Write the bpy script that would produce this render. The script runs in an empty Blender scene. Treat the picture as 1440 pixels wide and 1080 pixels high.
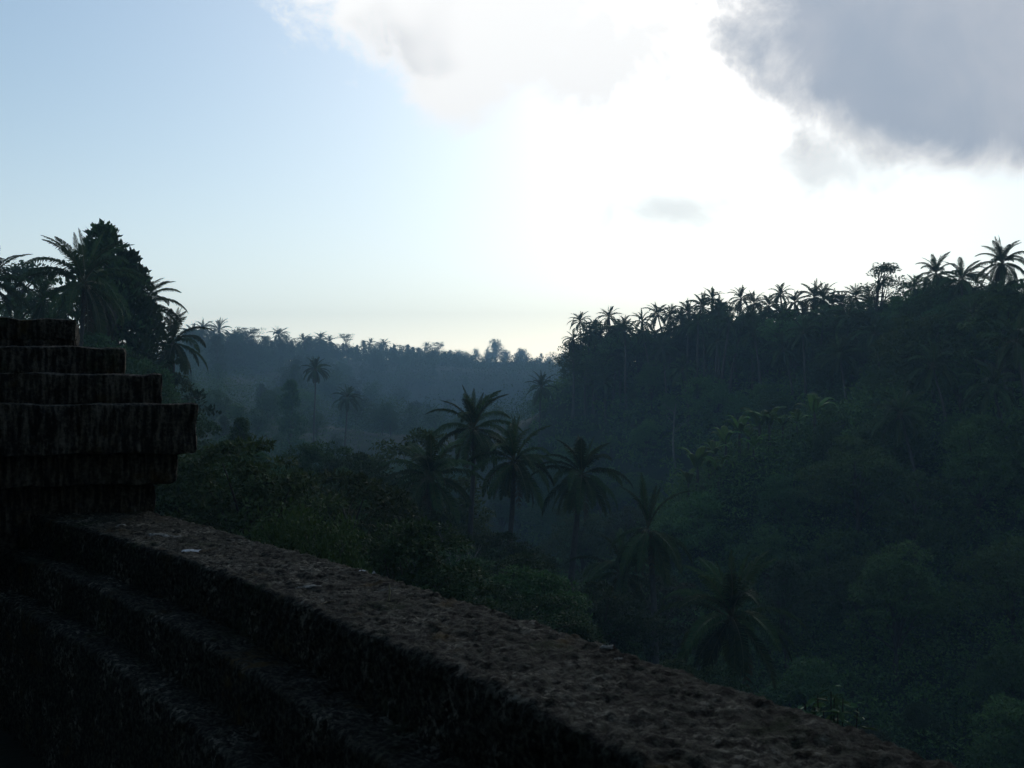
import bpy, math, random
import numpy as np
from mathutils import Vector, Matrix

R = math.radians
SC = bpy.context.scene
COL = SC.collection

# ------------------------------------------------------------------ camera
F = 1413.0          # focal length in pixels of a 1440 wide picture
HY = 575.0          # picture row of the horizon
EYE = 1.65          # eye height over the terrace floor
cam_d = bpy.data.cameras.new('camera')
cam_d.sensor_width = 36.0
cam_d.lens = 36.0 * F / 1440.0
cam_d.clip_start = 0.05
cam_d.clip_end = 6000.0
cam_d.dof.use_dof = True
cam_d.dof.focus_distance = 60.0
cam_d.dof.aperture_fstop = 12.0
cam = bpy.data.objects.new('camera', cam_d)
COL.objects.link(cam)
cam.location = (0, 0, EYE)
cam.rotation_euler = (R(90) + math.atan((HY - 540.0) / F), 0, 0)
SC.camera = cam

# ------------------------------------------------------------------ sky
SUN_EL, SUN_AZ = R(22.0), R(13.0)      # azimuth measured from +Y towards +X
SUN_DIR = Vector((math.sin(SUN_AZ) * math.cos(SUN_EL), math.cos(SUN_AZ) * math.cos(SUN_EL), math.sin(SUN_EL)))
world = bpy.data.worlds.new('World')
SC.world = world
world.use_nodes = True
nt = world.node_tree
nt.nodes.clear()
NN, LK = nt.nodes.new, nt.links.new


def wmath(op, a, b=None, c=None, clamp=False):
    n = NN('ShaderNodeMath'); n.operation = op; n.use_clamp = clamp
    for i, v in enumerate((a, b, c)):
        if v is None: continue
        if isinstance(v, (int, float)): n.inputs[i].default_value = v
        else: LK(v, n.inputs[i])
    return n.outputs[0]


def wdot(vec, d):
    n = NN('ShaderNodeVectorMath'); n.operation = 'DOT_PRODUCT'
    LK(vec, n.inputs[0]); n.inputs[1].default_value = d
    return n.outputs['Value']


def wsmooth(v, lo, hi):
    n = NN('ShaderNodeMapRange'); n.interpolation_type = 'SMOOTHSTEP'
    LK(v, n.inputs['Value'])
    n.inputs['From Min'].default_value = lo; n.inputs['From Max'].default_value = hi
    return n.outputs['Result']


def wmix(fac, a, b):
    n = NN('ShaderNodeMix'); n.data_type = 'RGBA'
    if isinstance(fac, float): n.inputs['Factor'].default_value = fac
    else: LK(fac, n.inputs['Factor'])
    for s, v in ((n.inputs['A'], a), (n.inputs['B'], b)):
        if isinstance(v, tuple): s.default_value = v + (1,)
        else: LK(v, s)
    return n.outputs['Result']


tc = NN('ShaderNodeTexCoord').outputs['Generated']
sky = NN('ShaderNodeTexSky')
sky.sky_type = 'NISHITA'
sky.sun_disc = False
sky.sun_elevation = SUN_EL
sky.sun_rotation = SUN_AZ
sky.altitude = 200
sky.air_density = 1.4
sky.dust_density = 0.35
sky.ozone_density = 2.2
SKY_STRENGTH = 0.12


def noise(scale, detail, rough=0.55, dist=0.0, off=0.0):
    mp = NN('ShaderNodeMapping'); LK(tc, mp.inputs['Vector'])
    mp.inputs['Location'].default_value = (off, off * 1.7, off * 0.6)
    n = NN('ShaderNodeTexNoise')
    LK(mp.outputs['Vector'], n.inputs['Vector'])
    n.inputs['Scale'].default_value = scale
    n.inputs['Detail'].default_value = detail
    n.inputs['Roughness'].default_value = rough
    n.inputs['Distortion'].default_value = dist
    return n.outputs['Fac']


def direction(az_px, el_px):
    return Vector(((az_px - 720) / F, 1.0, (HY - el_px) / F)).normalized()


n_big = noise(11.0, 9.0, 0.62, 0.6, 1.3)
n_fine = noise(26.0, 5.0, 0.6, 0.2, 4.1)
n_soft = noise(5.0, 3.0, 0.5, 0.0, 7.7)


def blob(px, py, a, b, rot, k):
    """elliptical radius (1 at the rim) of a cloud, roughened by noise; sizes in picture pixels"""
    c = direction(px, py)
    right = c.cross(Vector((0, 0, 1))).normalized()
    up = right.cross(c).normalized()
    e1 = right * math.cos(rot) + up * math.sin(rot)
    e2 = up * math.cos(rot) - right * math.sin(rot)
    u = wmath('MULTIPLY', wdot(tc, e1), F / a)
    v = wmath('MULTIPLY', wdot(tc, e2), F / b)
    r = wmath('SQRT', wmath('ADD', wmath('MULTIPLY', u, u), wmath('MULTIPLY', v, v)))
    r = wmath('ADD', r, wmath('MULTIPLY', wmath('SUBTRACT', n_big, 0.5), k))
    r = wmath('ADD', r, wmath('MULTIPLY', wmath('SUBTRACT', n_fine, 0.5), k * 0.4))
    back = wmath('LESS_THAN', wdot(tc, c), 0.0)
    return wmath('ADD', r, wmath('MULTIPLY', back, 50.0))


# radiance of the clear sky, plus the bright veil round the hidden sun
cosang = wdot(tc, SUN_DIR)
veil = wmath('POWER', wmath('MAXIMUM', cosang, 0.0), 16.0)
veil2 = wmath('POWER', wmath('MAXIMUM', cosang, 0.0), 130.0)
veil3 = wmath('POWER', wmath('MAXIMUM', cosang, 0.0), 5.0)
low = wmath('POWER', wmath('SUBTRACT', 1.0, wmath('ABSOLUTE', wdot(tc, (0, 0, 1)))), 10.0)      # thick air near the horizon
vsum = wmath('ADD', wmath('MULTIPLY', veil, 0.24 / SKY_STRENGTH), wmath('MULTIPLY', veil2, 0.8 / SKY_STRENGTH))
vsum = wmath('ADD', vsum, wmath('MULTIPLY', veil3, 0.26 / SKY_STRENGTH))

veilc = NN('ShaderNodeVectorMath'); veilc.operation = 'SCALE'
veilc.inputs[0].default_value = (1.06, 0.97, 0.88)
LK(vsum, veilc.inputs['Scale'])
addv = NN('ShaderNodeVectorMath'); addv.operation = 'ADD'
tint = NN('ShaderNodeVectorMath'); tint.operation = 'MULTIPLY'
LK(sky.outputs['Color'], tint.inputs[0]); tint.inputs[1].default_value = (1.0, 1.02, 1.03)
LK(tint.outputs[0], addv.inputs[0]); LK(veilc.outputs[0], addv.inputs[1])
lowc = NN('ShaderNodeVectorMath'); lowc.operation = 'SCALE'
lowc.inputs[0].default_value = (1.02, 0.98, 1.04)
LK(wmath('MULTIPLY', low, 1.7 / SKY_STRENGTH), lowc.inputs['Scale'])
addl = NN('ShaderNodeVectorMath'); addl.operation = 'ADD'
LK(addv.outputs[0], addl.inputs[0]); LK(lowc.outputs[0], addl.inputs[1])
colour = addl.outputs[0]
S = 1.0 / SKY_STRENGTH


def cs(r, g, b): return (r * S, g * S, b * S)


# bright cumulus bank left of the sun
r1 = blob(640, 0, 330, 125, R(-16), 1.9)
r2 = blob(650, 115, 95, 60, R(-10), 1.6)
m1 = wsmooth(r1, 1.08, 0.55)
m2 = wsmooth(r2, 1.15, 0.45)
m12 = wmath('MAXIMUM', m1, m2)
shade1 = wmath('MULTIPLY', wsmooth(n_soft, 0.5, 0.66), wsmooth(r1, 0.8, 0.4))
c1 = wmix(shade1, cs(1.25, 1.24, 1.22), cs(0.87, 0.88, 0.90))
colour = wmix(m12, colour, c1)
# big dark-bellied cloud to the right of the sun
r3 = blob(1362, 62, 325, 150, R(-17), 0.66)
m3 = wsmooth(r3, 1.14, 0.84)
core = wsmooth(r3, 1.02, 0.66)
lump = wsmooth(wmath('ADD', wmath('MULTIPLY', n_soft, 0.6), wmath('MULTIPLY', n_big, 0.4)), 0.38, 0.66)
dark = wmix(lump, cs(0.46, 0.52, 0.62), cs(0.60, 0.63, 0.70))
c3 = wmix(core, cs(1.25, 1.22, 1.18), dark)
colour = wmix(m3, colour, c3)
# thin grey wisps under the sun
r4 = blob(950, 291, 125, 34, R(6), 2.6)
colour = wmix(wmath('MULTIPLY', wsmooth(r4, 1.4, 0.0), 0.6), colour, cs(0.86, 0.88, 0.88))
r5 = blob(1172, 236, 80, 52, R(-10), 2.2)
colour = wmix(wmath('MULTIPLY', wsmooth(r5, 1.3, 0.0), 0.7), colour, cs(0.89, 0.90, 0.90))

bg = NN('ShaderNodeBackground')
LK(colour, bg.inputs['Color'])
bg.inputs['Strength'].default_value = SKY_STRENGTH
wo = NN('ShaderNodeOutputWorld')
LK(bg.outputs[0], wo.inputs['Surface'])

# ------------------------------------------------------------------ sun behind the clouds
sun_d = bpy.data.lights.new('sun', 'SUN')
sun_d.energy = 0.5
sun_d.angle = R(14)
sun_d.color = (1.0, 0.95, 0.88)
sun = bpy.data.objects.new('sun', sun_d)
COL.objects.link(sun)
sun.rotation_euler = SUN_DIR.to_track_quat('Z', 'Y').to_euler()
sun.location = (60, 200, 120)

SC.view_settings.view_transform = 'Standard'
SC.view_settings.look = 'None'
SC.view_settings.gamma = 1.0
SC.view_settings.exposure = 0.0
SC.render.engine = 'CYCLES'
SC.cycles.use_denoising = True
SC.cycles.denoiser = 'OPENIMAGEDENOISE'
SC.cycles.max_bounces = 5
SC.cycles.diffuse_bounces = 2
SC.cycles.glossy_bounces = 1
SC.cycles.transmission_bounces = 3
SC.cycles.volume_bounces = 0
SC.cycles.use_adaptive_sampling = False
SC.cycles.sample_clamp_indirect = 4.0

# ------------------------------------------------------------------ helpers
rng = np.random.default_rng(7)
random.seed(7)


def hash3(ix, iy, iz, seed):
    h = (ix.astype(np.int64) * 374761393 + iy.astype(np.int64) * 668265263 + iz.astype(np.int64) * 1274126177 + seed * 144665) & 0xffffffff
    h = ((h ^ (h >> 13)) * 1274126177) & 0xffffffff
    h = h ^ (h >> 16)
    return (h & 0xffff) / 65535.0


def vnoise(p, seed=0):
    f = np.floor(p); t = p - f; t = t * t * (3 - 2 * t); f = f.astype(np.int64)
    out = 0
    for dx in (0, 1):
        for dy in (0, 1):
            for dz in (0, 1):
                w = (t[:, 0] if dx else 1 - t[:, 0]) * (t[:, 1] if dy else 1 - t[:, 1]) * (t[:, 2] if dz else 1 - t[:, 2])
                out = out + w * hash3(f[:, 0] + dx, f[:, 1] + dy, f[:, 2] + dz, seed)
    return out * 2 - 1


def fbm(p, octaves=4, gain=0.5, seed=0):
    a, s, out = 1.0, 1.0, 0
    for k in range(octaves):
        out = out + a * vnoise(p * s + 13.7 * k, seed + k)
        a *= gain; s *= 2.03
    return out


def mesh_np(name, verts, faces, mats, smooth=False, mat_idx=None):
    """verts (n,3), faces (m,4) or (m,3)"""
    verts = np.asarray(verts, dtype=np.float32); faces = np.asarray(faces, dtype=np.int32)
    k = faces.shape[1]
    me = bpy.data.meshes.new(name)
    me.vertices.add(len(verts)); me.vertices.foreach_set('co', verts.ravel())
    me.loops.add(faces.size); me.loops.foreach_set('vertex_index', faces.ravel())
    me.polygons.add(len(faces))
    me.polygons.foreach_set('loop_start', np.arange(0, faces.size, k, dtype=np.int32))
    me.polygons.foreach_set('loop_total', np.full(len(faces), k, dtype=np.int32))
    if mat_idx is not None: me.polygons.foreach_set('material_index', np.asarray(mat_idx, dtype=np.int32))
    me.polygons.foreach_set('use_smooth', np.full(len(faces), bool(smooth)))
    for m in (mats if isinstance(mats, (list, tuple)) else [mats]): me.materials.append(m)
    me.update(calc_edges=True)
    return me


def obj(name, me, parent=None, loc=(0, 0, 0), rot=(0, 0, 0), scale=(1, 1, 1), **props):
    o = bpy.data.objects.new(name, me)
    COL.objects.link(o)
    o.parent = parent
    o.location = loc; o.rotation_euler = rot
    o.scale = scale if not isinstance(scale, (int, float)) else (scale,) * 3
    for k, v in props.items():
        if v is not None: o[k] = v
    return o


def thing(name, label, category, loc, rz=0.0, scale=1.0, group=None):
    return obj(name, None, None, loc, (0, 0, rz), scale, label=label, category=category, group=group)


class Geo:
    """collects quads"""
    def __init__(s): s.v = []; s.f = []; s.n = 0

    def add(s, v, f):
        v = np.asarray(v, dtype=np.float64).reshape(-1, 3); f = np.asarray(f, dtype=np.int64)
        s.v.append(v); s.f.append(f + s.n); s.n += len(v)

    def tube(s, pts, rad, sides=6):
        pts = np.asarray(pts, float); rad = np.asarray(rad, float) * np.ones(len(pts))
        t = np.gradient(pts, axis=0); t /= np.linalg.norm(t, axis=1)[:, None] + 1e-9
        ref = np.array([0.31, 0.95, 0.07]); a = np.cross(t, ref); a /= np.linalg.norm(a, axis=1)[:, None] + 1e-9
        b = np.cross(t, a)
        ang = np.arange(sides) * 2 * math.pi / sides
        ring = pts[:, None, :] + rad[:, None, None] * (a[:, None, :] * np.cos(ang)[None, :, None] + b[:, None, :] * np.sin(ang)[None, :, None])
        n = len(pts)
        i, j = np.meshgrid(np.arange(n - 1), np.arange(sides), indexing='ij')
        q = np.stack([i * sides + j, i * sides + (j + 1) % sides, (i + 1) * sides + (j + 1) % sides, (i + 1) * sides + j], -1).reshape(-1, 4)
        s.add(ring.reshape(-1, 3), q)

    def leaves(s, c, axis, nrm, length, width):
        """diamond leaves: base c, along axis, lying on the plane with normal nrm"""
        axis = axis / (np.linalg.norm(axis, axis=1)[:, None] + 1e-9)
        side = np.cross(axis, nrm); side /= np.linalg.norm(side, axis=1)[:, None] + 1e-9
        up = np.cross(side, axis)
        L = np.asarray(length).reshape(-1, 1) * np.ones((len(c), 1)); W = np.asarray(width).reshape(-1, 1) * np.ones((len(c), 1))
        v = np.stack([c, c + axis * L * 0.45 + side * W * 0.5 + up * W * 0.12, c + axis * L, c + axis * L * 0.45 - side * W * 0.5 + up * W * 0.12], 1)
        f = np.arange(len(c) * 4).reshape(-1, 4)
        s.add(v.reshape(-1, 3), f)

    def mesh(s, name, mat, smooth=False):
        return mesh_np(name, np.concatenate(s.v), np.concatenate(s.f), mat, smooth)


# ------------------------------------------------------------------ materials
def new_mat(name):
    m = bpy.data.materials.new(name); m.use_nodes = True
    n = m.node_tree; n.nodes.clear()
    return m, n, n.nodes.new, n.links.new


def leaf_mat(name, c0, c1, rough=0.65, transl=0.22, warm=None):
    m, t, N, L = new_mat(name)
    geo = N('ShaderNodeNewGeometry'); oi = N('ShaderNodeObjectInfo')
    mix = N('ShaderNodeMix'); mix.data_type = 'RGBA'
    L(geo.outputs['Random Per Island'], mix.inputs['Factor'])
    mix.inputs['A'].default_value = c0 + (1,); mix.inputs['B'].default_value = c1 + (1,)
    hsv = N('ShaderNodeHueSaturation')
    L(mix.outputs['Result'], hsv.inputs['Color'])
    mr = N('ShaderNodeMapRange'); L(oi.outputs['Random'], mr.inputs['Value'])
    mr.inputs['To Min'].default_value = 0.6; mr.inputs['To Max'].default_value = 1.5
    L(mr.outputs[0], hsv.inputs['Value'])
    mr2 = N('ShaderNodeMapRange'); L(oi.outputs['Random'], mr2.inputs['Value'])
    mr2.inputs['To Min'].default_value = 0.475; mr2.inputs['To Max'].default_value = 0.52
    L(mr2.outputs[0], hsv.inputs['Hue'])
    p = N('ShaderNodeBsdfPrincipled')
    L(hsv.outputs[0], p.inputs['Base Color'])
    p.inputs['Roughness'].default_value = rough
    p.inputs['Specular IOR Level'].default_value = 0.10 if rough > 0.35 else 0.4
    tr = N('ShaderNodeBsdfTranslucent'); L(hsv.outputs[0], tr.inputs['Color'])
    ms = N('ShaderNodeMixShader'); ms.inputs[0].default_value = transl
    L(p.outputs[0], ms.inputs[1]); L(tr.outputs[0], ms.inputs[2])
    o = N('ShaderNodeOutputMaterial'); L(ms.outputs[0], o.inputs[0])
    return m


def rough_mat(name, cols, scale=6.0, rough=0.9, bump=0.4, spec=0.2):
    """noise blend of colours with bump"""
    m, t, N, L = new_mat(name)
    tcn = N('ShaderNodeTexCoord')
    n1 = N('ShaderNodeTexNoise'); L(tcn.outputs['Object'], n1.inputs['Vector'])
    n1.inputs['Scale'].default_value = scale; n1.inputs['Detail'].default_value = 8; n1.inputs['Roughness'].default_value = 0.65
    cr = N('ShaderNodeValToRGB'); L(n1.outputs['Fac'], cr.inputs[0])
    e = cr.color_ramp.elements
    pos = np.linspace(0.3, 0.7, len(cols))
    e[0].position = pos[0]; e[0].color = cols[0] + (1,)
    e[1].position = pos[-1]; e[1].color = cols[-1] + (1,)
    for k in range(1, len(cols) - 1):
        x = e.new(pos[k]); x.color = cols[k] + (1,)
    n2 = N('ShaderNodeTexNoise'); L(tcn.outputs['Object'], n2.inputs['Vector'])
    n2.inputs['Scale'].default_value = scale * 5; n2.inputs['Detail'].default_value = 6
    b = N('ShaderNodeBump'); b.inputs['Strength'].default_value = bump; b.inputs['Distance'].default_value = 0.02
    L(n2.outputs['Fac'], b.inputs['Height'])
    p = N('ShaderNodeBsdfPrincipled'); L(cr.outputs[0], p.inputs['Base Color'])
    p.inputs['Roughness'].default_value = rough; p.inputs['Specular IOR Level'].default_value = spec
    L(b.outputs[0], p.inputs['Normal'])
    o = N('ShaderNodeOutputMaterial'); L(p.outputs[0], o.inputs[0])
    return m


def stone_mat(name, pale=0.55, tooled=False):
    """dark weathered volcanic stone with moss, rusty algae and pale lichen flecks"""
    m, t, N, L = new_mat(name)
    tcn = N('ShaderNodeTexCoord')

    def nz(scale, detail, rough=0.6, off=0.0):
        mp = N('ShaderNodeMapping'); L(tcn.outputs['Object'], mp.inputs['Vector']); mp.inputs['Location'].default_value = (off, off, off)
        n = N('ShaderNodeTexNoise'); L(mp.outputs[0], n.inputs['Vector'])
        n.inputs['Scale'].default_value = scale; n.inputs['Detail'].default_value = detail; n.inputs['Roughness'].default_value = rough
        return n.outputs['Fac']

    def ramp(v, lo, hi):
        r = N('ShaderNodeMapRange'); r.interpolation_type = 'SMOOTHSTEP'; L(v, r.inputs['Value'])
        r.inputs['From Min'].default_value = lo; r.inputs['From Max'].default_value = hi
        return r.outputs[0]

    def mul(a, b):
        n = N('ShaderNodeMath'); n.operation = 'MULTIPLY'
        for i, v in enumerate((a, b)):
            if isinstance(v, float): n.inputs[i].default_value = v
            else: L(v, n.inputs[i])
        return n.outputs[0]

    def mix(f, a, b):
        n = N('ShaderNodeMix'); n.data_type = 'RGBA'; L(f, n.inputs['Factor'])
        for s_, v in ((n.inputs['A'], a), (n.inputs['B'], b)):
            if isinstance(v, tuple): s_.default_value = v + (1,)
            else: L(v, s_)
        return n.outputs['Result']
    fine = nz(55, 6, 0.7)
    if tooled:      # slanting chisel strokes
        mp = N('ShaderNodeMapping'); L(tcn.outputs['Object'], mp.inputs['Vector'])
        mp.inputs['Rotation'].default_value = (0, R(28), 0); mp.inputs['Scale'].default_value = (46, 46, 7)
        nn = N('ShaderNodeTexNoise'); L(mp.outputs[0], nn.inputs['Vector']); nn.inputs['Scale'].default_value = 1.0; nn.inputs['Detail'].default_value = 5
        av = N('ShaderNodeMath'); av.operation = 'MULTIPLY_ADD'; L(nn.outputs['Fac'], av.inputs[0]); av.inputs[1].default_value = 0.6
        L(mul(fine, 0.4), av.inputs[2]); fine = av.outputs[0]
    mid = nz(13, 6, 0.65, 3.0)
    big = nz(2.6, 5, 0.6, 9.0)
    big2 = nz(3.4, 5, 0.6, 21.0)
    col = mix(ramp(fine, 0.42, 0.68), (0.012, 0.010, 0.008) if tooled else (0.007, 0.0065, 0.005), (0.19, 0.16, 0.12) if tooled else (0.090, 0.088, 0.062))
    col = mix(mul(ramp(big2, 0.54, 0.70), ramp(mid, 0.42, 0.6)), col, (0.074, 0.048, 0.013))
    col = mix(mul(ramp(big, 0.55, 0.7), ramp(fine, 0.40, 0.55)), col, (0.030, 0.040, 0.016))
    li = mul(ramp(nz(4.2, 4, 0.6, 40.0), 0.46, 0.64), ramp(nz(38, 5, 0.7, 15.0), 0.50, 0.62))
    col = mix(mul(li, pale), col, (0.26, 0.235, 0.18))
    h = N('ShaderNodeMath'); h.operation = 'ADD'; L(fine, h.inputs[0]); L(mul(mid, 1.6), h.inputs[1])
    b = N('ShaderNodeBump'); b.inputs['Strength'].default_value = 1.0; b.inputs['Distance'].default_value = 0.022
    L(h.outputs[0], b.inputs['Height'])
    p = N('ShaderNodeBsdfPrincipled'); L(col, p.inputs['Base Color'])
    p.inputs['Roughness'].default_value = 0.92; p.inputs['Specular IOR Level'].default_value = 0.12
    L(b.outputs[0], p.inputs['Normal'])
    o = N('ShaderNodeOutputMaterial'); L(p.outputs[0], o.inputs[0])
    return m


M = {
    'leaf_dark': leaf_mat('leaf_dark', (0.024, 0.050, 0.018), (0.054, 0.090, 0.030)),
    'leaf_mid': leaf_mat('leaf_mid', (0.034, 0.070, 0.020), (0.070, 0.118, 0.036)),
    'leaf_near': leaf_mat('leaf_near', (0.028, 0.058, 0.016), (0.058, 0.098, 0.028)),
    'slope_dark': leaf_mat('slope_dark', (0.034, 0.070, 0.022), (0.070, 0.112, 0.034)),
    'slope_mid': leaf_mat('slope_mid', (0.048, 0.098, 0.024), (0.090, 0.140, 0.040)),
    'leaf_light': leaf_mat('leaf_light', (0.055, 0.105, 0.022), (0.100, 0.160, 0.036)),
    'leaf_brown': leaf_mat('leaf_brown', (0.030, 0.046, 0.015), (0.060, 0.076, 0.024)),
    'leaf_gloss': leaf_mat('leaf_gloss', (0.040, 0.085, 0.036), (0.080, 0.135, 0.060), rough=0.6),
    'palm': leaf_mat('palm', (0.024, 0.046, 0.016), (0.056, 0.080, 0.026), rough=0.7, transl=0.25),
    'palm_dry': leaf_mat('palm_dry', (0.055, 0.040, 0.020), (0.085, 0.062, 0.032), rough=0.8, transl=0.15),
    'rachis': rough_mat('rachis', [(0.05, 0.052, 0.018), (0.09, 0.085, 0.035)], 8, 0.6, 0.1),
    'bark': rough_mat('bark', [(0.035, 0.028, 0.021), (0.075, 0.062, 0.048)], 7, 0.9, 0.5),
    'bark_pale': rough_mat('bark_pale', [(0.09, 0.085, 0.07), (0.20, 0.185, 0.16)], 6, 0.85, 0.3),
    'palm_bark': rough_mat('palm_bark', [(0.04, 0.037, 0.031), (0.095, 0.088, 0.074)], 9, 0.85, 0.4),
    'earth': rough_mat('earth', [(0.010, 0.016, 0.007), (0.018, 0.028, 0.010), (0.024, 0.024, 0.013)], 0.6, 0.95, 0.5),
    'stone': stone_mat('stone', 0.85),
    'stone_pier': stone_mat('stone_pier', 0.25, True),
    'floor': rough_mat('floor', [(0.010, 0.011, 0.007), (0.024, 0.025, 0.015)], 5, 0.9, 0.4),
    'lichen': rough_mat('lichen', [(0.42, 0.41, 0.39), (0.62, 0.61, 0.60)], 40, 0.9, 0.3),
    'lichen_grey': rough_mat('lichen_grey', [(0.08, 0.072, 0.058), (0.42, 0.40, 0.34)], 60, 0.95, 0.5),
    'litter': rough_mat('litter', [(0.30, 0.24, 0.14), (0.42, 0.36, 0.22)], 30, 0.8, 0.2),
    'roof': rough_mat('roof', [(0.34, 0.11, 0.05), (0.48, 0.18, 0.08)], 2, 0.9, 0.2),
    'plaster': rough_mat('plaster', [(0.25, 0.23, 0.20), (0.33, 0.30, 0.26)], 2, 0.9, 0.2),
    'roof_old': rough_mat('roof_old', [(0.14, 0.08, 0.055), (0.2, 0.12, 0.08)], 2, 0.9, 0.2),
}

# ------------------------------------------------------------------ terrain
CTRL = []


def far(px, d):
    if px >= 770 or d <= 200: return d
    return 200 + (d - 200) * 3.2 if d <= 430 else 936 + (d - 430) * 0.8


def gp(px, y, d, h):          # ground under a canopy of height h whose top stands at that place
    d = far(px, d)
    CTRL.append(((px - 720) / F * d, d, EYE + (HY - y) / F * d - h))


def gz(px, d, z):
    d = far(px, d)
    CTRL.append(((px - 720) / F * d, d, z))


for a in [  # near spur of the slope across the valley
        (1440, 600, 85, 6), (1440, 800, 68, 5), (1440, 1000, 55, 4), (1250, 600, 95, 6), (1250, 750, 80, 5), (1250, 900, 66, 4), (1250, 1050, 55, 3),
        (1100, 650, 92, 4), (1100, 780, 82, 4), (1100, 900, 70, 4), (1000, 700, 92, 4), (1000, 800, 84, 4), (1000, 900, 72, 4), (900, 800, 88, 4), (900, 900, 75, 4),
        (1200, 530, 105, 4), (1100, 580, 103, 3), (1000, 630, 100, 3), (930, 690, 98, 3), (860, 775, 96, 3),
        # the ridge behind it
        (800, 480, 200, 9), (800, 560, 185, 8), (800, 640, 170, 8), (900, 460, 185, 9), (900, 560, 165, 8), (900, 660, 145, 8),
        (1000, 450, 170, 10), (1000, 520, 155, 8), (1000, 590, 138, 8), (1100, 450, 155, 10), (1100, 500, 140, 8), (1250, 430, 130, 9), (1440, 395, 108, 7),
        (760, 565, 190, 8), (745, 610, 180, 8),
        # near side of the valley, below the wall
        (700, 770, 58, 6), (880, 860, 48, 5), (1030, 930, 38, 5), (300, 720, 22, 4), (350, 600, 45, 9), (280, 560, 60, 9), (500, 610, 60, 8), (560, 650, 65, 8),
        (0, 440, 70, 9), (200, 530, 70, 7), (90, 520, 60, 7),
        # far ridge on the left
        (450, 575, 210, 9), (560, 590, 260, 9), (330, 550, 180, 8), (250, 470, 260, 10), (330, 525, 220, 9), (400, 475, 300, 10), (480, 483, 340, 10),
        (560, 488, 390, 10), (640, 497, 430, 9), (680, 535, 440, 9), (700, 565, 430, 8),
        # the head of the valley
        (660, 495, 620, 10), (750, 497, 640, 10), (740, 535, 540, 5), (730, 565, 480, 8)]: gp(*a)
for a in [(1000, 120, -14), (900, 120, -21), (1100, 120, -7), (900, 240, 8), (1100, 220, 10), (1440, 160, 11), (1440, 300, 14), (1000, 400, 14),
          (720, 250, -26), (800, 130, -24), (800, 110, -23), (820, 80, -22), (900, 62, -20), (1000, 55, -20), (815, 60, -14), (665, 62, -11),
          (400, 130, -14), (500, 160, -16), (600, 200, -21), (640, 300, -22), (300, 400, 16), (500, 550, 20), (0, 200, 8), (0, 300, 14), (-300, 200, 16),
          (720, 420, -12), (850, 650, 30), (600, 700, 48), (720, 780, 48), (400, 780, 58), (1100, 1200, 50)]: gz(*a)
CTRL += [(0.6, 5.2, -2.6), (-1.6, 8.0, -2.6), (2.4, 3.2, -2.6), (-4, 10, -2.8), (3.5, 12, -7.0), (-4, 20, -5.5), (8, 8, -7),
         (0, 0, -0.5), (-3, 3, -0.5), (-6, 5, -0.5), (2, -3, -0.6), (0, -7, 1.0), (0, -14, 9), (0, -30, 22), (0, -70, 34), (-14, -10, 9), (14, -14, 6), (-25, -10, 6), (-60, 0, 16), (-60, -40, 22), (-30, 20, 1),  # ground behind the camera: unseen bank, raised steeply to shade the wall's inner side
         (12, 0, -8), (25, 0, -15), (25, 20, -20), (22, 40, -20), (60, 0, 2), (60, 40, -2), (70, 60, 5), (90, 90, 14), (30, -40, 6), (100, 0, 16),
         (-690, -140, 30), (690, -140, 30), (-690, 1290, 75), (690, 1290, 60), (-690, 300, 28), (690, 300, 28), (0, -140, 30), (300, 100, 20), (-300, 0, 22)]
CT = np.array(CTRL)
_A = -np.linalg.norm(CT[:, None, :2] - CT[None, :, :2], axis=2) + 1e-9
_n = len(CT)
_P = np.concatenate([np.ones((_n, 1)), CT[:, :2] / 100], 1)
_M = np.block([[_A, _P], [_P.T, np.zeros((3, 3))]])
_w = np.linalg.solve(_M, np.concatenate([CT[:, 2], np.zeros(3)]))


def ground_z(x, y):
    x = np.atleast_1d(np.asarray(x, float)); y = np.atleast_1d(np.asarray(y, float))
    out = np.empty(len(x))
    for i in range(0, len(x), 20000):
        xs, ys = x[i:i + 20000], y[i:i + 20000]
        d = -np.hypot(xs[:, None] - CT[None, :, 0], ys[:, None] - CT[None, :, 1])
        out[i:i + 20000] = d @ _w[:_n] + _w[_n] + _w[_n + 1] * xs / 100 + _w[_n + 2] * ys / 100
    away = np.clip((np.hypot(x, y) - 12) / 40, 0, 1)
    out += away * 0.9 * fbm(np.stack([x / 11, y / 11, x * 0], 1), 4)
    return out


def gz1(x, y): return float(ground_z([x], [y])[0])


gx = np.concatenate([np.linspace(-690, -160, 54)[:-1], np.linspace(-160, -30, 66)[:-1], np.linspace(-30, 45, 76)[:-1], np.linspace(45, 160, 58)[:-1], np.linspace(160, 690, 54)])
gy = np.concatenate([np.linspace(-140, -20, 25)[:-1], np.linspace(-20, 120, 120)[:-1], np.linspace(120, 320, 90)[:-1], np.linspace(320, 1290, 120)])
GX, GY = np.meshgrid(gx, gy)
GZ = ground_z(GX.ravel(), GY.ravel())
nx = len(gx)
i_, j_ = np.meshgrid(np.arange(len(gy) - 1), np.arange(nx - 1), indexing='ij')
gq = np.stack([i_ * nx + j_, i_ * nx + j_ + 1, (i_ + 1) * nx + j_ + 1, (i_ + 1) * nx + j_], -1).reshape(-1, 4)
obj('ground', mesh_np('ground', np.stack([GX.ravel(), GY.ravel(), GZ], 1), gq, M['earth'], True), kind='structure')

HZ = (gx, gy, GZ.reshape(len(gy), nx))


def at(px, y, d):
    d = far(px, d)
    return Vector(((px - 720) / F * d, d, EYE + (HY - y) / F * d))


def seen(x, y, z):
    """does a point stay clear of the bare ground as seen from the terrace"""
    t = np.linspace(0.12, 0.97, 40)
    return bool(np.all(EYE + (z - EYE) * t >= ground_z(x * t, y * t) + 1.0))


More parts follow.
